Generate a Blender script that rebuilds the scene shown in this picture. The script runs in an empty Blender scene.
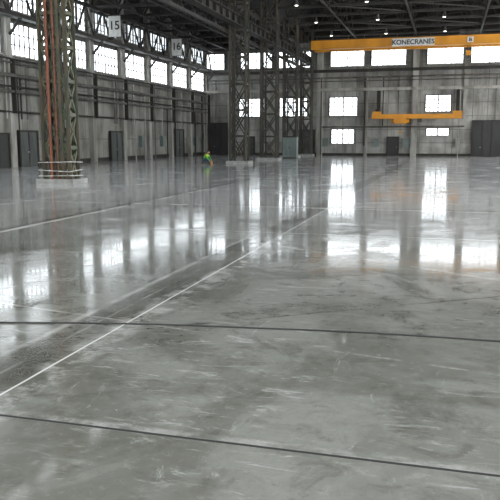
import bpy, math, random
from mathutils import Vector, Matrix
random.seed(7)
S = bpy.context.scene
COL = S.collection

# ------------------------------------------------------------------ materials
def newmat(name):
    m = bpy.data.materials.new(name); m.use_nodes = True
    nt = m.node_tree
    return m, nt, nt.nodes['Principled BSDF']

def mk(nt, typ, **kw):
    n = nt.nodes.new(typ)
    for k, v in kw.items(): setattr(n, k, v)
    return n

def val(nt, sock, v):
    if hasattr(v, 'is_output') or isinstance(v, bpy.types.NodeSocket): nt.links.new(v, sock)
    else: sock.default_value = v

def M(nt, op, a, b=0.0, clamp=False):
    n = mk(nt, 'ShaderNodeMath', operation=op); n.use_clamp = clamp
    val(nt, n.inputs[0], a); val(nt, n.inputs[1], b)
    return n.outputs[0]

def smooth(nt, x, a, b, o0=0.0, o1=1.0):
    n = mk(nt, 'ShaderNodeMapRange', interpolation_type='SMOOTHSTEP')
    val(nt, n.inputs['Value'], x)
    n.inputs['From Min'].default_value = a; n.inputs['From Max'].default_value = b
    n.inputs['To Min'].default_value = o0; n.inputs['To Max'].default_value = o1
    return n.outputs['Result']

def mixc(nt, fac, a, b, bt='MIX'):
    n = mk(nt, 'ShaderNodeMix', data_type='RGBA', blend_type=bt)
    val(nt, n.inputs[0], fac)
    for s, v in ((n.inputs[6], a), (n.inputs[7], b)):
        if isinstance(v, tuple): s.default_value = (*v, 1) if len(v) == 3 else v
        else: nt.links.new(v, s)
    return n.outputs[2]

def noise(nt, vec, scale, detail=4, rough=.55, dist=0.0):
    n = mk(nt, 'ShaderNodeTexNoise')
    n.inputs['Scale'].default_value = scale; n.inputs['Detail'].default_value = detail
    n.inputs['Roughness'].default_value = rough; n.inputs['Distortion'].default_value = dist
    if vec is not None: nt.links.new(vec, n.inputs['Vector'])
    return n.outputs['Fac']

def mapping(nt, vec, scale=(1,1,1), rot=(0,0,0), loc=(0,0,0)):
    n = mk(nt, 'ShaderNodeMapping'); nt.links.new(vec, n.inputs['Vector'])
    n.inputs['Scale'].default_value = scale; n.inputs['Rotation'].default_value = rot; n.inputs['Location'].default_value = loc
    return n.outputs['Vector']

def worn(name, c1, c2, scale=1.5, rough=.6, metal=0.0, stretch=(1,1,.35)):
    m, nt, b = newmat(name)
    tc = mk(nt, 'ShaderNodeTexCoord')
    v = mapping(nt, tc.outputs['Object'], stretch)
    f = smooth(nt, noise(nt, v, scale, 6), .35, .68)
    nt.links.new(mixc(nt, f, c1, c2), b.inputs['Base Color'])
    b.inputs['Roughness'].default_value = rough; b.inputs['Metallic'].default_value = metal
    return m

def emis(name, col, s, dirt=.25):
    m, nt, b = newmat(name)
    tc = mk(nt, 'ShaderNodeTexCoord')
    f = smooth(nt, noise(nt, tc.outputs['Object'], 1.2, 4), .35, .7, 1-dirt, 1)
    b.inputs['Base Color'].default_value = (.5,.55,.58,1)
    b.inputs['Emission Color'].default_value = (*col, 1)
    nt.links.new(M(nt, 'MULTIPLY', f, s), b.inputs['Emission Strength'])
    return m

def wallmat(name, ca, cb, stain, panel=(3.0, 1.2)):
    m, nt, b = newmat(name)
    tc = mk(nt, 'ShaderNodeTexCoord'); o = tc.outputs['Object']
    sep = mk(nt, 'ShaderNodeSeparateXYZ'); nt.links.new(o, sep.inputs[0])
    h = M(nt, 'ADD', sep.outputs[0], sep.outputs[1])
    cmb = mk(nt, 'ShaderNodeCombineXYZ'); nt.links.new(h, cmb.inputs[0]); nt.links.new(sep.outputs[2], cmb.inputs[1])
    br = mk(nt, 'ShaderNodeTexBrick'); nt.links.new(cmb.outputs[0], br.inputs['Vector'])
    br.offset = 0; br.inputs['Scale'].default_value = 1; br.inputs['Brick Width'].default_value = panel[0]
    br.inputs['Row Height'].default_value = panel[1]; br.inputs['Mortar Size'].default_value = .035
    br.inputs['Color1'].default_value = (*ca, 1); br.inputs['Color2'].default_value = (*cb, 1)
    br.inputs['Mortar'].default_value = (*[x*.4 for x in ca], 1)
    st = smooth(nt, noise(nt, mapping(nt, o, (1.2, 1.2, .14)), 1.0, 6, .65), .42, .72, 0, .85)
    c = mixc(nt, st, br.outputs['Color'], stain)
    n2 = smooth(nt, noise(nt, o, .35, 5, .6), .3, .7, .62, 1.25)
    cc = mk(nt, 'ShaderNodeVectorMath', operation='SCALE'); nt.links.new(c, cc.inputs[0]); nt.links.new(n2, cc.inputs['Scale'])
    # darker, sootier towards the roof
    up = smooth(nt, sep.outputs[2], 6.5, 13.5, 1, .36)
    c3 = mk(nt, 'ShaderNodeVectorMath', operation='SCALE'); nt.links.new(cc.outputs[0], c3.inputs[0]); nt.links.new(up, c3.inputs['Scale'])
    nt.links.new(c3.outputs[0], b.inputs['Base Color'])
    b.inputs['Roughness'].default_value = .85
    return m

def floormat():
    m, nt, b = newmat('polished_concrete')
    tc = mk(nt, 'ShaderNodeTexCoord'); o = tc.outputs['Object']
    wob = mk(nt, 'ShaderNodeTexNoise'); nt.links.new(o, wob.inputs['Vector']); wob.inputs['Scale'].default_value = .9
    wob.inputs['Detail'].default_value = 5
    sep = mk(nt, 'ShaderNodeSeparateXYZ'); nt.links.new(o, sep.inputs[0])
    X, Y = sep.outputs[0], sep.outputs[1]
    nb = noise(nt, o, .16, 6, .6, .6)
    nm = noise(nt, o, 1.1, 8, .66, .5)
    nh = noise(nt, o, .45, 8, .62, 1.2)
    nf = noise(nt, o, 9, 6, .75)
    base = mixc(nt, smooth(nt, nb, .32, .68), (.112,.114,.097), (.172,.174,.156))
    base = mixc(nt, smooth(nt, nh, .42, .60, 0, .6), base, (.245,.248,.23))
    base = mixc(nt, smooth(nt, nm, .30, .47, .62, 0), base, (.072,.073,.06))
    n3 = noise(nt, mapping(nt, o, loc=(4,9,0)), 2.6, 8, .7, .8)
    base = mixc(nt, smooth(nt, n3, .50, .68, 0, .5), base, (.075,.076,.063))
    base = mixc(nt, smooth(nt, nf, .50, .75, 0, .40), base, (.08,.08,.067))
    base = mixc(nt, smooth(nt, nf, .46, .28, 0, .4), base, (.29,.29,.27))
    # near ground darker and greener, far ground painted pale for its reflected sheen
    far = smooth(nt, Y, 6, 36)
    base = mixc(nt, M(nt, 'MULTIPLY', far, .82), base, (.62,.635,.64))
    # scratchy pale scuffs (arcs of the grinding machine)
    patch = smooth(nt, noise(nt, mapping(nt, o, loc=(13,5,0)), .5, 4), .42, .58)
    sc1 = noise(nt, mapping(nt, o, (.6, 2.2, 1), (0,0,.5)), 3.0, 8, .78, 1.0)
    base = mixc(nt, M(nt, 'MULTIPLY', patch, smooth(nt, sc1, .53, .70, 0, .6)), base, (.50,.50,.49))
    sc2 = noise(nt, mapping(nt, o, (2.2, .6, 1), (0,0,-.35)), 2.4, 8, .78, .8)
    base = mixc(nt, smooth(nt, sc2, .58, .74, 0, .5), base, (.48,.48,.46))
    sc3 = noise(nt, mapping(nt, o, (.25, 9, 1), (0,0,.9)), 1.6, 5, .7, .6)
    base = mixc(nt, smooth(nt, sc3, .64, .70, 0, .4), base, (.48,.48,.46))
    spk = noise(nt, o, 4.5, 7, .8, .4)
    base = mixc(nt, smooth(nt, spk, .65, .73, 0, .65), base, (.60,.60,.58))
    def band(coord, c, w, soft, wobble=0.0):
        x = M(nt, 'SUBTRACT', coord, c)
        if wobble:
            x = M(nt, 'ADD', x, M(nt, 'MULTIPLY', M(nt, 'SUBTRACT', wob.outputs['Fac'], .5), wobble))
        x = M(nt, 'ABSOLUTE', x)
        return smooth(nt, x, w/2, w/2+soft, 1, 0)
    def gate(mask, lo, hi, s=2.0, k=1.0):
        n = noise(nt, o, s, 6, .75)
        return M(nt, 'MULTIPLY', mask, smooth(nt, n, lo, hi, 0, k))
    # main rail trench
    base = mixc(nt, gate(band(X, -3.64, .38, .12, .22), .33, .56, .9, .6), base, (.075,.075,.065))
    base = mixc(nt, gate(band(X, -3.26, .12, .2, .5), .44, .62, 2.5, .5), base, (.50,.50,.48))
    base = mixc(nt, gate(band(X, -3.34, .016, .008, .02), .2, .4, 2, .85), base, (.64,.64,.62))
    base = mixc(nt, gate(band(X, -3.94, .03, .05, .05), .36, .56, 1.0, .5), base, (.42,.42,.41))
    base = mixc(nt, gate(band(X, -3.66, .02, .02, 0), .35, .6, 1.0, .5), base, (.30,.30,.29))
    base = mixc(nt, gate(band(X, -4.9, .04, .03, .03), .4, .55, .8, .4), base, (.09,.09,.08))
    # second trench
    base = mixc(nt, gate(band(X, -9.6, .18, .06, .06), .25, .4, 1, .85), base, (.08,.08,.075))
    base = mixc(nt, gate(band(X, -9.36, .08, .08, .1), .3, .5, 1, .7), base, (.68,.68,.66))
    base = mixc(nt, gate(band(X, -10.3, .09, .06, .06), .25, .4, 1, .8), base, (.13,.13,.125))
    base = mixc(nt, gate(band(X, -13.2, .12, .1, .2), .3, .5, 1, .6), base, (.72,.72,.70))
    base = mixc(nt, gate(band(X, -20, .2, .1, .1), .3, .5, 1, .6), base, (.2,.2,.19))
    # cross joints
    for y, w, c, k in ((20.2,.10,(.66,.66,.64),.7),(20.5,.14,(.12,.12,.11),.7),(11.6,.03,(.07,.07,.06),.5),(33,.16,(.66,.66,.65),.6),(33.5,.25,(.15,.15,.14),.75),
                       (48,.4,(.18,.18,.18),.75),(14.6,.04,(.42,.42,.40),.6),(64,.5,(.2,.2,.2),.6),(26,.08,(.2,.2,.19),.6),(41,.15,(.75,.75,.74),.6)):
        base = mixc(nt, gate(band(Y, y, w, .05, .05), .3, .5, .8, k), base, c)
    # diagonal saw cuts
    for ang, c, w, colr, k in ((.55, 9.3,.02,(.46,.46,.44),.7),(-.62, 7.2,.02,(.06,.06,.05),.5),(.2,6.1,.012,(.44,.44,.42),.6)):
        d = M(nt, 'ADD', M(nt,'MULTIPLY', X, math.sin(ang)), M(nt,'MULTIPLY', Y, math.cos(ang)))
        base = mixc(nt, gate(band(d, c, w, .03, .05), .42, .56, .7, k), base, colr)
    # open expansion joint close to the camera
    base = mixc(nt, gate(band(Y, 4.25, .05, .05, .06), .4, .65, 3, .6), base, (.36,.36,.34))
    base = mixc(nt, band(Y, 4.2, .028, .006, .02), base, (.004,.004,.004))
    nt.links.new(base, b.inputs['Base Color'])
    r = smooth(nt, nm, .3, .75, .045, .12)
    r = M(nt, 'ADD', r, smooth(nt, nf, .45, .8, 0, .07))
    r = M(nt, 'ADD', r, smooth(nt, nh, .42, .65, 0, .06))
    r = M(nt, 'ADD', r, band(Y, 4.2, .022, .01, .02))
    nt.links.new(r, b.inputs['Roughness'])
    b.inputs['IOR'].default_value = 1.58
    bp = mk(nt, 'ShaderNodeBump'); bp.inputs['Strength'].default_value = .03; bp.inputs['Distance'].default_value = .02
    nt.links.new(noise(nt, o, 1.6, 3), bp.inputs['Height']); nt.links.new(bp.outputs[0], b.inputs['Normal'])
    return m

MAT = dict(
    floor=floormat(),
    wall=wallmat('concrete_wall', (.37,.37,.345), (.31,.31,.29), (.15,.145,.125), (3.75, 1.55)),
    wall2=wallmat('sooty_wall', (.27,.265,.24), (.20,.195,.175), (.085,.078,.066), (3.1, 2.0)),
    pil=worn('pilaster_concrete', (.36,.36,.33), (.19,.18,.16), .8, .85),
    steel=worn('dark_steel', (.013,.012,.010), (.032,.028,.022), 1.2, .65),
    csteel=worn('column_steel', (.034,.036,.028), (.075,.062,.045), 1.2, .55),
    roof=worn('roof_sheet', (.010,.009,.008), (.019,.017,.014), .5, .85, 0, (1,1,1)),
    olive=worn('olive_paint', (.035,.042,.026), (.075,.055,.03), 2.5, .5),
    green=worn('green_paint', (.05,.07,.038), (.09,.075,.045), 2.5, .5),
    rust=worn('rust_red', (.20,.05,.02), (.10,.04,.02), 2.5, .6),
    pipe=worn('grey_pipe', (.11,.11,.10), (.05,.046,.042), 1.5, .5),
    lpipe=worn('pale_pipe', (.33,.33,.31), (.2,.2,.19), 1.5, .5),
    frame=worn('window_frame', (.055,.055,.05), (.1,.095,.085), 2, .6),
    glass=emis('frosted_glass', (.90,.96,1.0), 5.6, .25),
    glass2=emis('dirty_glass', (.88,.95,1.0), 2.4, .6),
    fillglass=emis('added_fill_glass', (.96,.985,1.0), 13.0, .1),  # emission for added panes that fill the hall from out of view
    rooffill=emis('added_roof_fill', (.96,.985,1.0), 2.3, .1),  # emission for the added overhead fill strips
    yellow=worn('crane_yellow', (.70,.30,.012), (.56,.23,.010), .6, .45),
    white=worn('sign_white', (.75,.76,.74), (.6,.6,.58), 3, .5),
    black=worn('black_rubber', (.008,.008,.008), (.015,.015,.015), 3, .5),
    door=worn('door_paint', (.075,.085,.08), (.045,.05,.048), 1.5, .55),
    doord=worn('dark_gate', (.03,.032,.03), (.018,.018,.018), 1.0, .6),
    cab=worn('cabinet_grey', (.16,.20,.19), (.11,.14,.13), 2, .5),
    lamp=emis('lamp_lens', (1,.97,.9), 6, 0),
    tape=worn('barrier_white', (.45,.46,.43), (.25,.25,.24), 5, .6),
    hivis=worn('hivis_green', (.10,.42,.06), (.16,.52,.05), 6, .7),
    hiy=worn('hivis_yellow', (.62,.72,.06), (.5,.6,.05), 6, .7),
    trous=worn('work_trousers', (.02,.05,.09), (.03,.07,.10), 6, .8),
    boot=worn('boot_leather', (.012,.010,.009), (.02,.018,.015), 6, .6),
    skin=worn('skin', (.52,.30,.21), (.47,.26,.18), 9, .55),
    hair=worn('hair', (.03,.02,.012), (.05,.03,.02), 20, .8),
)

# ------------------------------------------------------------------ builder
class B:
    def __init__(s): s.v=[]; s.f=[]; s.m=[]; s.mats=[]
    def mi(s, m):
        if m not in s.mats: s.mats.append(m)
        return s.mats.index(m)
    def add(s, vs, fs, m):
        o=len(s.v); i=s.mi(m); s.v += [tuple(v) for v in vs]
        for f in fs: s.f.append(tuple(o+k for k in f)); s.m.append(i)
    def box(s, x0,x1,y0,y1,z0,z1, m):
        vs=[(x,y,z) for z in (z0,z1) for y in (y0,y1) for x in (x0,x1)]
        s.add(vs, [(0,2,3,1),(4,5,7,6),(0,1,5,4),(2,6,7,3),(0,4,6,2),(1,3,7,5)], m)
    def beam(s, p, q, w, h, m):
        p=Vector(p); q=Vector(q); d=(q-p).normalized()
        up=Vector((0,0,1)) if abs(d.z)<.95 else Vector((0,1,0))
        a=d.cross(up).normalized()*w/2; b=a.cross(d).normalized()*h/2
        vs=[c+sa*a+sb*b for c in (p,q) for sa,sb in ((-1,-1),(1,-1),(1,1),(-1,1))]
        s.add(vs, [(0,3,2,1),(4,5,6,7),(0,1,5,4),(1,2,6,5),(2,3,7,6),(3,0,4,7)], m)
    def cyl(s, p, q, r, m, n=10, r2=None):
        p=Vector(p); q=Vector(q); d=(q-p).normalized(); r2=r if r2 is None else r2
        up=Vector((0,0,1)) if abs(d.z)<.95 else Vector((0,1,0))
        a=d.cross(up).normalized(); b=a.cross(d).normalized()
        vs=[]
        for c,rr in ((p,r),(q,r2)):
            for i in range(n):
                t=2*math.pi*i/n; vs.append(c+a*rr*math.cos(t)+b*rr*math.sin(t))
        fs=[(i,(i+1)%n,n+(i+1)%n,n+i) for i in range(n)]+[tuple(range(n-1,-1,-1)),tuple(range(n,2*n))]
        s.add(vs, fs, m)
    def obj(s, name, loc=(0,0,0), parent=None):
        me=bpy.data.meshes.new(name); me.from_pydata(s.v,[],s.f)
        for m in s.mats: me.materials.append(MAT[m])
        for p,i in zip(me.polygons,s.m): p.material_index=i
        me.update(); ob=bpy.data.objects.new(name,me); ob.location=loc; COL.objects.link(ob)
        if parent: ob.parent=parent
        return ob

XL, XR, XC = -30.3, 16.0, -16.6
YB, YF = 86.0, -12.0
ZA, ZM = 15.0, 17.2

# ------------------------------------------------------------------ shell
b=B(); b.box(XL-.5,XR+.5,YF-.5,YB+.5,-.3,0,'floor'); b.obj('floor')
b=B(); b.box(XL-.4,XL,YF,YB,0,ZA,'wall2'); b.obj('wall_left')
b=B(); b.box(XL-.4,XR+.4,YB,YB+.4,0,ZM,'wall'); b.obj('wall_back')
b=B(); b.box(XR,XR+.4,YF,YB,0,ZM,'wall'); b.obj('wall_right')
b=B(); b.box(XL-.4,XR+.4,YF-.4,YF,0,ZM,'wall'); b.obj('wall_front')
b=B()
b.box(XL-.4,XC,YF-.4,YB+.4,ZA,ZA+.3,'roof'); b.box(XC,XR+.4,YF-.4,YB+.4,ZM,ZM+.3,'roof')
b.box(XC-.1,XC+.1,YF,YB,ZA-.3,ZM+.2,'roof')
# glowing strips added over the unseen front bays to brighten the floor
for x in (-12.6,-5.6,1.4,8.4):
    b.box(x-2.2,x+2.2,-10,31,ZM-.04,ZM,'rooffill')
for x in (-27,-21): b.box(x-2,x+2,-10,36,ZA-.04,ZA,'rooffill')
b.obj('ceiling')

# ------------------------------------------------------------------ windows
wn=[0]
def window(side, a, z0, w, h, nc, nr, glass='glass', fr=.09):
    """a = start coordinate along the wall"""
    wn[0]+=1; b=B()
    def bx(a0,a1,o0,o1,z0_,z1_,m):
        if side=='back': b.box(a0,a1,YB-o1,YB-o0,z0_,z1_,m)
        elif side=='left': b.box(XL+o0,XL+o1,a0,a1,z0_,z1_,m)
        elif side=='front': b.box(a0,a1,YF+o0,YF+o1,z0_,z1_,m)
        else: b.box(XR-o1,XR-o0,a0,a1,z0_,z1_,m)
    bx(a,a+w,.01,.04,z0,z0+h,glass)
    for (p,q,r,s_) in ((a-.1,a+.02,z0-.1,z0+h+.1),(a+w-.02,a+w+.1,z0-.1,z0+h+.1)): bx(p,q,.0,.16,r,s_,'frame')
    bx(a-.1,a+w+.1,0,.16,z0+h,z0+h+.1,'frame'); bx(a-.15,a+w+.15,0,.24,z0-.12,z0,'pil')
    for i in range(1,nc): 
        t=fr*1.4 if i*2==nc else fr*.8
        x=a+w*i/nc; bx(x-t/2,x+t/2,.03,.12,z0,z0+h,'frame')
    for i in range(1,nr): z=z0+h*i/nr; bx(a,a+w,.03,.11,z-fr*.4,z+fr*.4,'frame')
    return b.obj('window_%d'%wn[0])

for bc in (-21.0,-9.75,1.5,12.0):
    for off in (-4.4,.45):
        if bc+off+4>XR: continue
        window('back', bc+off, 10.6, 3.95, 1.85, 6, 2, 'glass', .08)
window('back', -30.1, 10.6, 2.5, 1.85, 4, 2, 'glass', .08)
for x,w,z,h in ((-14.2,3.3,4.8,2.1),(-2.9,2.8,5.2,1.8),(-20.4,3.4,4.8,2.1),(-25.6,3.2,4.8,2.1),(8.3,3.2,5.0,2.0)):
    window('back', x, z, w, h, 6, 4, 'glass', .11)
window('back', -13.9, 1.5, 2.7, 1.6, 4, 3, 'glass', .11); window('back', -2.7, 2.45, 2.5, .75, 4, 1, 'glass', .10)
# left wall, 6 m bays
PIL=[YF+2+i*6.0 for i in range(17)]
for i,y in enumerate(PIL[:-1]):
    if y+5.4>YB: continue
    window('left', y+.55, 7.9, 4.9, 2.2, 8, 3, 'glass', .09)
    if y<56: window('left', y+.55, 11.0, 4.9, 2.6, 8, 3, 'glass', .09)
    else: window('left', y+.55, 11.2, 4.9, 1.6, 8, 2, 'glass2', .09)
for i in range(8):
    window('right', YF+2+i*12, 3.0, 10.5, 9.0, 10, 8, 'fillglass', .12)  # glowing panes added on the unseen right wall to light the hall
window('front', -26, 4, 16, 8, 12, 6, 'fillglass', .12); window('front', -6, 4, 16, 8, 12, 6, 'fillglass', .12)  # more added fill panes, behind the camera

# ------------------------------------------------------------------ wall trim: pilasters, ledges, pipes
b=B()
for y in PIL: b.box(XL,XL+.45,y-.3,y+.3,0,ZA,'pil')
b.obj('trim_1')
b=B()
for x in (-26.7,-15.4,-4.15,7.1):
    b.box(x-.35,x+.35,YB-.4,YB,0,13.2,'pil')
for x in (-21.05,-9.8,1.45): b.box(x-.18,x+.18,YB-.25,YB,0 if x<0 else 4.3,10.4,'pil')
b.obj('trim_2')
b=B()
b.box(XL,XR,YB-.55,YB-.42,9.85,10.2,'steel'); b.box(XL,XR,YB-.7,YB-.45,7.65,8.0,'pil')
b.box(XL,XR,YB-.5,YB-.4,12.75,13.1,'steel')
b.box(XL,XR,YB-.3,YB,13.2,ZM,'roof')
b.obj('trim_3')
b=B()  # baseboard like kerb
b.box(XL,XL+.09,YF,YB,0,.35,'steel'); b.obj('baseboard_left')
b=B(); b.box(XL,XR,YB-.09,YB,0,.3,'steel'); b.obj('baseboard_back')

LD=((45.0,2.2),(59.4,2.3),(75.2,2.6),(41.2,2.4),(51.2,1.1))
b=B()
for z,r,o in ((5.3,.11,.62),(5.65,.07,.58),(6.4,.14,.7),(7.3,.08,.55),(3.9,.06,.52),(7.55,.06,.55)):
    b.cyl((XL+o,YF,z),(XL+o,YB-.8,z),r,'pipe' if r>.07 else 'steel',8)
for i,y in enumerate(PIL):
    for k in range(3):
        yy=y+.5+random.random()*4.8; z1=random.choice((5.3,6.4,7.3,7.5)); z0=random.choice((0,0,1.5,2.4))
        if any(a-.3<yy<a+w+.3 for a,w in LD): z0=3.4
        if yy<YB-1: b.cyl((XL+.5,yy,z0),(XL+.5,yy,z1),random.choice((.05,.07,.1)),random.choice(('pipe','lpipe','steel')),8)
    b.box(XL+.1,XL+.8,y-.05,y+.05,3.8,7.5,'steel')
    yy=y+1+random.random()*3
    if yy<YB-2 and not any(a-1.5<yy<a+w+.3 for a,w in LD): b.box(XL+.02,XL+.4,yy,yy+random.uniform(.5,1.2),1.2,2.3,random.choice(('cab','steel','lpipe')))
b.obj('wall_pipework')
b=B()
for z,r in ((9.2,.09),(8.8,.06),(3.45,.08)):
    if z<4: b.cyl((-15,YB-.75,z),(1.5,YB-.75,z),r,'pipe',8)
    else: b.cyl((XL+.8,YB-.75,z),(XR,YB-.75,z),r,'pipe',8)
BD=((-29.6,3),(-7.15,1.2),(2.5,5),(-24.9,1.2),(-18.5,2.4))
for i in range(26):
    x=XL+1.5+i*1.75+random.uniform(-.4,.4)
    if abs(x+12.5)<2 or abs(x+1.5)<1.8 or x>XR-1 or abs(x+19)<2: continue
    z0=random.choice((0,1.2,3.4))
    if any(a-.3<x<a+w+.3 for a,w in BD): z0=4.3
    b.cyl((x,YB-.6,z0),(x,YB-.6,random.choice((7.6,9.2,9.2))),random.choice((.04,.06,.09)),random.choice(('pipe','lpipe','steel')),8)
for x in (-22.8,-15,-8.7,-5.4,.6): b.box(x,x+random.uniform(.5,.9),YB-.35,YB-.05,1.1,2.1,random.choice(('cab','lpipe','steel')))
b.obj('wall_conduits')

# ------------------------------------------------------------------ doors
dn=[0]
def door(side,a,w,h,m='door',panels=2):
    dn[0]+=1; b=B()
    def bx(a0,a1,o0,o1,z0,z1,mm):
        o0+=.1; o1+=.1
        if side=='back': b.box(a0,a1,YB-o1,YB-o0,z0,z1,mm)
        else: b.box(XL+o0,XL+o1,a0,a1,z0,z1,mm)
    bx(a,a+w,.06,.14,0.02,h,m)
    bx(a-.14,a,0.0,.22,0,h+.14,'steel'); bx(a+w,a+w+.14,.0,.22,0,h+.14,'steel'); bx(a,a+w,.0,.22,h,h+.14,'steel')
    for i in range(panels):
        x0=a+w*i/panels; x1=a+w*(i+1)/panels
        bx(x0+.1,x1-.1,.14,.17,.25,h*.48,m); bx(x0+.1,x1-.1,.14,.17,h*.55,h-.15,m)
        bx(x1-.03,x1,.14,.18,0.02,h,'steel')
    bx(a+w/panels-.2,a+w/panels-.08,.17,.24,1.0,1.1,'lpipe')
    b.obj('door_%d'%dn[0])
door('left',45.0,2.2,2.5); door('left',59.4,2.3,2.6); door('left',75.2,2.6,3.0); door('left',41.2,2.4,2.3,'doord'); door('left',51.2,1.1,2.2)
door('back',-29.6,2.5,3.9,'doord',3); door('back',-7.15,1.2,2.15,'doord',1); door('back',2.5,4.1,4.0,'doord',4)
door('back',-24.9,1.2,2.2,'door',1); door('back',-18.5,2.4,3.0,'door',2)

# ------------------------------------------------------------------ lattice steel columns
def column(x,y,wx,wy,H,m1,m2,ph=1.5,name='steel_column',chord=.2,riser='steel'):
    b=B()
    hx,hy=wx/2-chord/2,wy/2-chord/2
    C=[(-hx,-hy),(hx,-hy),(hx,hy),(-hx,hy)]
    for cx,cy in C:
        b.box(cx-chord/2,cx+chord/2,cy-.02,cy+.02,0.1,H,m1); b.box(cx-.02,cx+.02,cy-chord/2,cy+chord/2,0.1,H,m1)
        b.box(cx-chord*.35,cx+chord*.35,cy-chord*.35,cy+chord*.35,0.1,H,m1)
    b.box(-wx/2-.2,wx/2+.2,-wy/2-.2,wy/2+.2,0,.22,'lpipe')
    n=int(H/ph); ph=H/n
    for i in range(n):
        z0=.15+i*ph; z1=z0+ph if i<n-1 else H
        for k in range(4):
            p=C[k]; q=C[(k+1)%4]
            b.beam((*p,z0),(*q,z0),.07,.16,m2)
            b.beam((*p,z0),(*q,z1),.05,.11,m2); b.beam((*q,z0),(*p,z1),.05,.11,m2)
    if riser=='rust': b.box(-.05,.05,-hy,hy,.12,H,m1)
    b.cyl((-.2,-hy-.14,0.12),(-.2,-hy-.14,H),.07,riser,8)
    if riser=='rust':
        b.cyl((.12,-hy-.12,0.12),(.12,-hy-.12,H),.04,'rust',8)
        b.beam((.35,-hy-.1,.12),(.35,-hy-.1,H),.14,.06,m1)
        # barrier tape wound tightly round the foot
        for z0,dz in ((.95,.05),(.62,-.06),(.35,.04)):
            c=[(-wx/2-.05,-wy/2-.2),(wx/2+.05,-wy/2-.2),(wx/2+.05,wy/2+.06),(-wx/2-.05,wy/2+.06)]
            for k in range(4): b.beam((*c[k],z0+dz*(k%2)),(*c[(k+1)%4],z0+dz*((k+1)%2)),.012,.04,'tape')
    return b.obj(name,(x,y,0))
column(-17.0,28.6,1.45,.95,14.6,'olive','green',1.35,riser='rust')
for y,w in ((55.6,1.5),(65.6,1.7),(74.8,1.6),(83.4,1.5)): column(XC,y,w,1.0,14.6,'csteel','csteel',2.0)
for y in (-8,10,): column(XC,y,1.45,.95,14.6,'olive','green',1.7)

# ------------------------------------------------------------------ runway girders
def runway(x,y0,y1,name):
    b=B(); z0,z1=10.9,11.55
    b.box(x-.06,x+.06,y0,y1,z0,z1,'steel'); b.box(x-.35,x+.35,y0,y1,z0-.06,z0,'steel'); b.box(x-.35,x+.35,y0,y1,z1,z1+.06,'steel')
    b.box(x-.05,x+.05,y0,y1,z1+.06,z1+.2,'steel')
    y=y0+.5
    while y<y1: b.box(x-.3,x+.3,y-.03,y+.03,z0,z1,'steel'); y+=1.5
    # service truss above / outside
    xo=x-1.1
    for zz in (10.6,13.1): b.box(xo-.12,xo+.12,y0,y1,zz-.12,zz+.12,'steel')
    b.box(xo,x-.3,y0,y1,11.5,11.58,'steel')
    y=y0
    while y+2.3<y1:
        b.beam((xo,y,10.6),(xo,y+1.15,13.1),.1,.14,'steel'); b.beam((xo,y+1.15,13.1),(xo,y+2.3,10.6),.1,.14,'steel')
        b.beam((xo,y,10.6),(xo,y,13.1),.08,.1,'steel'); y+=2.3
    b.obj(name)
runway(XC,YF+.5,YB-.6,'crane_runway'); 
b=B(); b.box(XR-1.0,XR-.3,YF+.5,YB-.6,10.6,11.55,'steel')
for y in range(-10,84,12): b.box(XR-.9,XR-.3,y-1.0,y-.6,0,10.6,'steel')
b.obj('crane_runway.001')
# left aisle lattice girder in front of the windows
b=B(); x=XL+1.5; y0,y1=YF+.5,YB-.8
for zz in (10.35,12.7): b.box(x-.14,x+.14,y0,y1,zz-.13,zz+.13,'steel')
b.box(XL+.5,x+.1,y0,y1,10.35,10.43,'steel')
y=y0
while y+3<y1:
    b.beam((x,y,10.35),(x,y+1.5,12.7),.12,.16,'steel'); b.beam((x,y+1.5,12.7),(x,y+3,10.35),.12,.16,'steel')
    b.beam((x,y,10.35),(x,y,12.7),.1,.12,'steel'); y+=3
for yy in PIL: b.beam((XL+.5,yy,9.2),(x,yy,10.3),.15,.15,'steel'); b.beam((XL+.5,yy,12.7),(x,yy,12.7),.15,.15,'steel')
for zz in (10.95,11.45): b.cyl((x+.25,y0,zz),(x+.25,y1,zz),.03,'pipe',6)
b.obj('service_girder')

# ------------------------------------------------------------------ roof trusses
def truss(x0,x1,zb,zt,y,n,name):
    b=B(); 
    b.beam((x0,y,zb),(x1,y,zb),.2,.24,'steel'); b.beam((x0,y,zt),(x1,y,zt),.2,.24,'steel')
    for i in range(n):
        a=x0+(x1-x0)*i/n; c=x0+(x1-x0)*(i+1)/n; mm=(a+c)/2
        b.beam((a,y,zb),(mm,y,zt),.1,.14,'steel'); b.beam((mm,y,zt),(c,y,zb),.1,.14,'steel'); b.beam((a,y,zb),(a,y,zt),.08,.1,'steel')
    b.obj(name)
ty=[YF+3+4.65*i for i in range(21)]
for y in ty:
    if y>YB-.5: continue
    truss(XC+.6,XR-.1,13.9,17.0,y,9,'roof_truss')
    truss(XL+.5,XC-1.4,13.05,14.8,y,5,'aisle_truss')
b=B()
for x in (-13,-9.5,-6,-2.5,1,4.5,8,12):
    b.box(x-.08,x+.08,YF+.5,YB-.5,16.95,17.15,'steel')
for x in (-11.2,-4.2,2.8,9.8):
    b.box(x-.08,x+.08,YF+.5,YB-.5,13.75,13.9,'steel')
for i in range(len(ty)-1):
    if ty[i+1]>YB-.5: break
    for x in (-11.2,-4.2,2.8):
        if i%2==0: b.beam((x,ty[i],13.9),(x+7,ty[i+1],13.9),.09,.09,'steel')
        else: b.beam((x+7,ty[i],13.9),(x,ty[i+1],13.9),.09,.09,'steel')
        b.beam((x,ty[i],13.9),(x,ty[i+1],16.9),.1,.1,'steel'); b.beam((x,ty[i],16.9),(x,ty[i+1],13.9),.1,.1,'steel')
for x in (-27,-23.5,-20):
    b.box(x-.08,x+.08,YF+.5,YB-.5,14.75,14.95,'steel'); b.box(x-.08,x+.08,YF+.5,YB-.5,12.85,12.95,'steel')
b.obj('roof_bracing')

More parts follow.
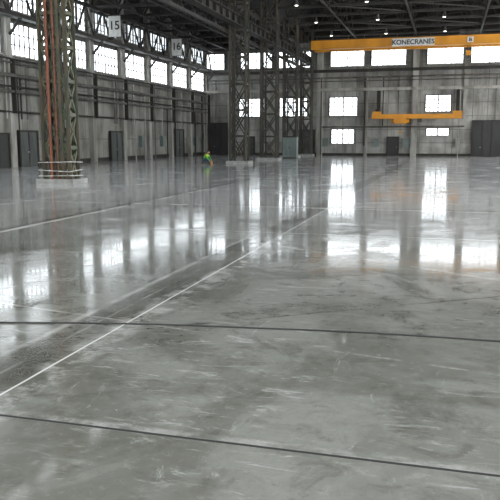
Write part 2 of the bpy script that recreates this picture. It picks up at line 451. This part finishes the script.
# ------------------------------------------------------------------ yellow bridge crane
b=B(); yc=80.0; xa=-15.2; zt=12.62
for yy in (yc-1.1,yc+1.1):
    b.box(xa,XR-.7,yy-.28,yy+.28,11.8,zt,'yellow')
    b.box(xa,XR-.7,yy-.36,yy+.36,zt,zt+.05,'yellow'); b.box(xa,XR-.7,yy-.36,yy+.36,11.75,11.8,'yellow')
for xx in (XC+.1,XR-.65):
    b.box(xx-.25,xx+.35,yc-2.4,yc+2.4,11.95,12.35,'pipe')
    for yy in (yc-2,yc+2): b.cyl((xx-.1,yy,11.93),(xx+.1,yy,11.93),.15,'steel',14)
b.box(XC+.3,xa,yc-1.3,yc+1.3,12.0,12.5,'pipe')
b.box(-6.4,-2.0,yc-1.5,yc-1.40,11.78,12.56,'white')
# trolley with drums, motor, hook block
b.box(.3,2.8,yc-1.3,yc+1.3,zt+.05,12.8,'pipe'); b.cyl((.5,yc-.5,13.1),(2.5,yc-.5,13.1),.32,'pipe',16); b.box(2,2.7,yc,yc+.8,12.8,13.4,'cab')
b.box(1.3,1.9,yc-1.42,yc-1.38,11.95,12.5,'white')
for dx in (-.12,.12): b.cyl((1.5+dx,yc,11.2),(1.5+dx,yc,12.9),.025,'steel',6)
b.box(1.25,1.75,yc-.2,yc+.2,10.8,11.25,'yellow'); b.cyl((1.5,yc,10.5),(1.5,yc,10.8),.08,'steel',8)
# walkway rail
for zz in (13.2,13.55): b.cyl((xa,yc+1.7,zz),(XR-1,yc+1.7,zz),.025,'pipe',6)
x=xa+.1
while x<XR-1: b.cyl((x,yc+1.7,12.6),(x,yc+1.7,13.55),.025,'pipe',6); x+=1.8
b.box(xa,XR-1,yc+1.3,yc+1.75,12.6,12.66,'yellow')
crane=b.obj('bridge_crane')
def text(s,loc,size,parent,mat,name,rot=(math.pi/2,0,0)):
    c=bpy.data.curves.new(name,'FONT'); c.body=s; c.size=size; c.align_x='CENTER'; c.align_y='CENTER'; c.extrude=.01
    c.materials.append(MAT[mat]); o=bpy.data.objects.new(name,c); o.location=loc; o.rotation_euler=rot; COL.objects.link(o); o.parent=parent
    c.offset=.015
    return o
text('KONECRANES',(-4.2,yc-1.52,12.15),.68,crane,'black','lettering')
text('5t',(1.6,yc-1.44,12.2),.45,crane,'black','load_lettering')

# small yellow wall crane
b=B(); yw=YB-2.2
b.box(-8.9,1.2,yw-.12,yw+.12,4.35,4.8,'yellow'); b.box(-8.9,1.2,yw-.2,yw+.2,4.8,4.84,'yellow'); b.box(-8.9,1.2,yw-.2,yw+.2,4.31,4.35,'yellow')
for x in (-8.3,.7):
    b.box(x-.5,x+.5,yw-.25,yw+.25,4.84,5.15,'yellow'); b.box(x-.2,x+.2,yw,YB-.75,5.15,5.4,'steel'); b.beam((x,yw,5.2),(x,YB-.6,7.6),.12,.12,'steel')
    b.box(x-.2,x+.2,YB-.75,YB-.4,5.0,7.6,'steel')
b.box(-6.3,-4.9,yw-.35,yw+.35,3.75,4.31,'yellow'); b.cyl((-6.6,yw,4.05),(-4.6,yw,4.05),.2,'yellow',14)
b.box(-3.7,-3.2,yw-.3,yw+.3,3.9,4.31,'pipe')
b.cyl((-5.6,yw,3.75),(-5.6,yw,2.9),.02,'steel',6); b.box(-5.72,-5.48,yw-.1,yw+.1,2.65,2.95,'yellow')
b.obj('wall_crane')

# ------------------------------------------------------------------ lamps
for x in (-7.2,-1.0,5.2,-13.2):
    for y in (52.2,61.5,70.8,80.1):
        b=B(); zz=13.75
        b.cyl((x,y,zz+.1),(x,y,13.78+.25),.03,'steel',6)
        b.cyl((x,y,zz+.1),(x,y,zz-.15),.1,'pipe',12,.14); b.cyl((x,y,zz-.15),(x,y,zz-.4),.12,'pipe',14,.24); b.cyl((x,y,zz-.4),(x,y,zz-.43),.13,'lamp',14)
        b.obj('high_bay_lamp',(0,0,0))

# ------------------------------------------------------------------ bay number signs
for y,n in ((56.3,'15'),(70.5,'16')):
    b=B(); x=XL+2.45
    b.box(x-.55,x+.55,y-.03,y+.03,10.6,12.3,'white'); b.box(x-.6,x+.6,y+.03,y+.06,10.55,12.35,'steel')
    b.beam((x-.4,y+.05,12.3),(x-.4,y+.05,12.9),.05,.05,'steel'); b.beam((x+.4,y+.05,12.3),(x+.4,y+.05,12.9),.05,.05,'steel')
    o=b.obj('bay_number_sign'); text(n,(x,y-.04,11.5),1.0,o,'black','number')

# ------------------------------------------------------------------ cabinet, cable
b=B(); b.box(-.75,.75,-.35,.35,.1,2.1,'cab'); b.box(-.7,.7,-.3,.3,0,.1,'steel'); b.box(-.8,.8,-.4,.4,2.1,2.16,'cab')
for k in (-1,1):
    b.box(k*.375-.34,k*.375+.34,-.38,-.35,.16,2.04,'cab'); b.box(-k*.06-.02,-k*.06+.02,-.42,-.38,1.0,1.2,'steel')
b.obj('electrical_cabinet',(-16.1,72.6,0))

c=bpy.data.curves.new('floor_cable','CURVE'); c.dimensions='3D'; c.bevel_depth=.009; c.bevel_resolution=3
pts=[(-9.5,5.4),(-6,6.15),(-4.68,6.45),(-3.3,6.78),(-1.98,6.98),(-.8,7.12),(.565,7.17),(2,7.15),(5,7.3)]
sp=c.splines.new('BEZIER'); sp.bezier_points.add(len(pts)-1)
for p,q in zip(sp.bezier_points,pts):
    p.co=(q[0],q[1],.009); p.handle_left_type=p.handle_right_type='AUTO'
c.materials.append(MAT['black']); o=bpy.data.objects.new('floor_cable',c); COL.objects.link(o)

# ------------------------------------------------------------------ crouching worker
def skinned(verts, edges, root, tags, name):
    """verts: list (co, radius); edges: list (i,j,mat)"""
    me=bpy.data.meshes.new(name); me.from_pydata([v[0] for v in verts],[(e[0],e[1]) for e in edges],[])
    ob=bpy.data.objects.new(name,me); COL.objects.link(ob)
    md=ob.modifiers.new('skin','SKIN'); md.use_smooth_shade=True
    for i,v in enumerate(verts):
        sv=me.skin_vertices[0].data[i]; sv.radius=(v[1],v[1]); sv.use_root=(i==root)
    sb=ob.modifiers.new('sub','SUBSURF'); sb.levels=2; sb.render_levels=2
    dg=bpy.context.evaluated_depsgraph_get(); ev=ob.evaluated_get(dg)
    nm=bpy.data.meshes.new_from_object(ev); 
    mats=[]
    for e in edges:
        if e[2] not in mats: mats.append(e[2])
    nm.materials.clear()
    for m in mats: nm.materials.append(MAT[m])
    for p in nm.polygons:
        c=p.center; best=None
        for e in edges:
            a=Vector(verts[e[0]][0]); q=Vector(verts[e[1]][0]); d=q-a
            t=max(0,min(1,(c-a).dot(d)/max(d.length_squared,1e-9))); dist=(c-(a+d*t)).length-.5*(verts[e[0]][1]*(1-t)+verts[e[1]][1]*t)
            if best is None or dist<best[0]: best=(dist,e[2])
        p.material_index=mats.index(best[1]); p.use_smooth=True
    bpy.data.objects.remove(ob)
    o=bpy.data.objects.new(name,nm); COL.objects.link(o); return o

def worker(loc,rz):
    V=[((0,0,.32),.16),((.10,0,.47),.165),((.20,0,.64),.18),((.27,0,.76),.11),((.31,0,.84),.055),((.34,0,.90),.055)]
    E=[(0,1,'hivis'),(1,2,'hivis'),(2,3,'hiy'),(3,4,'skin'),(4,5,'skin')]
    for s in (1,-1):
        n=len(V)
        V+=[((.24,.19*s,.71),.085),((.38,.25*s,.49),.062),((.55,.16*s,.30),.042),((.60,.14*s,.24),.032)]
        E+=[(2,n,'hiy'),(n,n+1,'hivis'),(n+1,n+2,'hivis'),(n+2,n+3,'skin')]
        n=len(V)
        V+=[((.02,.12*s,.30),.12),((.40,.20*s,.46),.08),((.36,.20*s,.40),.075),((.10,.17*s,.11),.055),((.10,.17*s,.07),.05),((.30,.19*s,.045),.04)]
        E+=[(0,n,'trous'),(n,n+1,'trous'),(n+1,n+2,'trous'),(n+2,n+3,'trous'),(n+3,n+4,'boot'),(n+4,n+5,'boot')]
    root=bpy.data.objects.new('worker',None); COL.objects.link(root)
    body=skinned(V,E,0,None,'body'); body.parent=root
    for s in (1,-1):
        # palm + five separate fingers resting on a tool on the ground
        P=Vector((.60,.14*s,.24)); V=[((P.x,P.y,P.z),.028),((P.x+.04,P.y,P.z-.05),.030)]; E=[(0,1,'skin')]
        for k,(dy,L) in enumerate(((-.03,.07),(-.01,.08),(.01,.075),(.03,.06))):
            n=len(V); V+=[((P.x+.055,P.y+dy,P.z-.075),.010),((P.x+.075,P.y+dy*1.1,P.z-.075-L*.5),.009),((P.x+.065,P.y+dy*1.1,P.z-.075-L),.008)]
            E+=[(1,n,'skin'),(n,n+1,'skin'),(n+1,n+2,'skin')]
        n=len(V); V+=[((P.x+.0,P.y-.035*s,P.z-.04),.011),((P.x+.02,P.y-.05*s,P.z-.085),.009)]; E+=[(0,n,'skin'),(n,n+1,'skin')]
        h=skinned(V,E,0,None,'hand_%s'%('left' if s>0 else 'right')); h.parent=root
    import bmesh
    bm=bmesh.new(); bmesh.ops.create_uvsphere(bm,u_segments=24,v_segments=16,radius=1)
    for v in bm.verts:
        x,y,z=v.co; f=1
        if z<0: f=1+z*.22
        v.co=Vector((x*.098*f,y*.078*f,z*.122))
        if x>.9 and abs(y)<.3 and -.35<z<.05: v.co.x+=.022
    me=bpy.data.meshes.new('head'); bm.to_mesh(me); bm.free()
    me.materials.append(MAT['skin']); me.materials.append(MAT['hair'])
    for p in me.polygons:
        p.use_smooth=True; c=p.center
        if c.z>.045 or (c.x<.0 and c.z>-.05): p.material_index=1
    hd=bpy.data.objects.new('head',me); COL.objects.link(hd); hd.parent=root; hd.location=(.37,0,.96); hd.rotation_euler=(0,.5,0)
    b=B()
    for s in (1,-1):
        b.cyl((0,.074*s,-.01),(0,.090*s,-.01),.028,'skin',12); b.cyl((.088,.032*s,.012),(.094,.032*s,.012),.011,'black',10)
    b.beam((.085,-.025,-.06),(.085,.025,-.06),.012,.008,'rust')
    e=b.obj('face_features'); e.parent=hd
    b=B()  # hand-held grinding tool on the floor
    b.cyl((.60,-.18,.05),(.60,.18,.05),.05,'steel',14); b.cyl((.66,-.17,.13),(.66,.17,.13),.018,'black',10); b.box(.57,.70,-.08,.08,0,.13,'yellow')
    t=b.obj('hand_tool'); t.parent=root
    root.location=loc; root.rotation_euler=(0,0,rz)
worker((-19.2,54.4,0),math.radians(-12))

# ------------------------------------------------------------------ world + camera
w=bpy.data.worlds.new('overcast'); S.world=w; w.use_nodes=True
bg=w.node_tree.nodes['Background']; bg.inputs[0].default_value=(.75,.85,1,1); bg.inputs[1].default_value=1.0

th=math.radians(15.76); ph=math.radians(9.01)
F=Vector((-math.sin(th)*math.cos(ph),math.cos(th)*math.cos(ph),-math.sin(ph)))
R=Vector((math.cos(th),math.sin(th),0)); U=R.cross(F)
cd=bpy.data.cameras.new('camera'); cam=bpy.data.objects.new('camera',cd); COL.objects.link(cam)
cd.sensor_width=36; cd.lens=50.4; cd.clip_end=400
mw=Matrix((( R.x,U.x,-F.x,0),(R.y,U.y,-F.y,0),(R.z,U.z,-F.z,2.0),(0,0,0,1)))
cam.matrix_world=mw
S.camera=cam
S.view_settings.view_transform='Standard'
S.view_settings.exposure=0.0
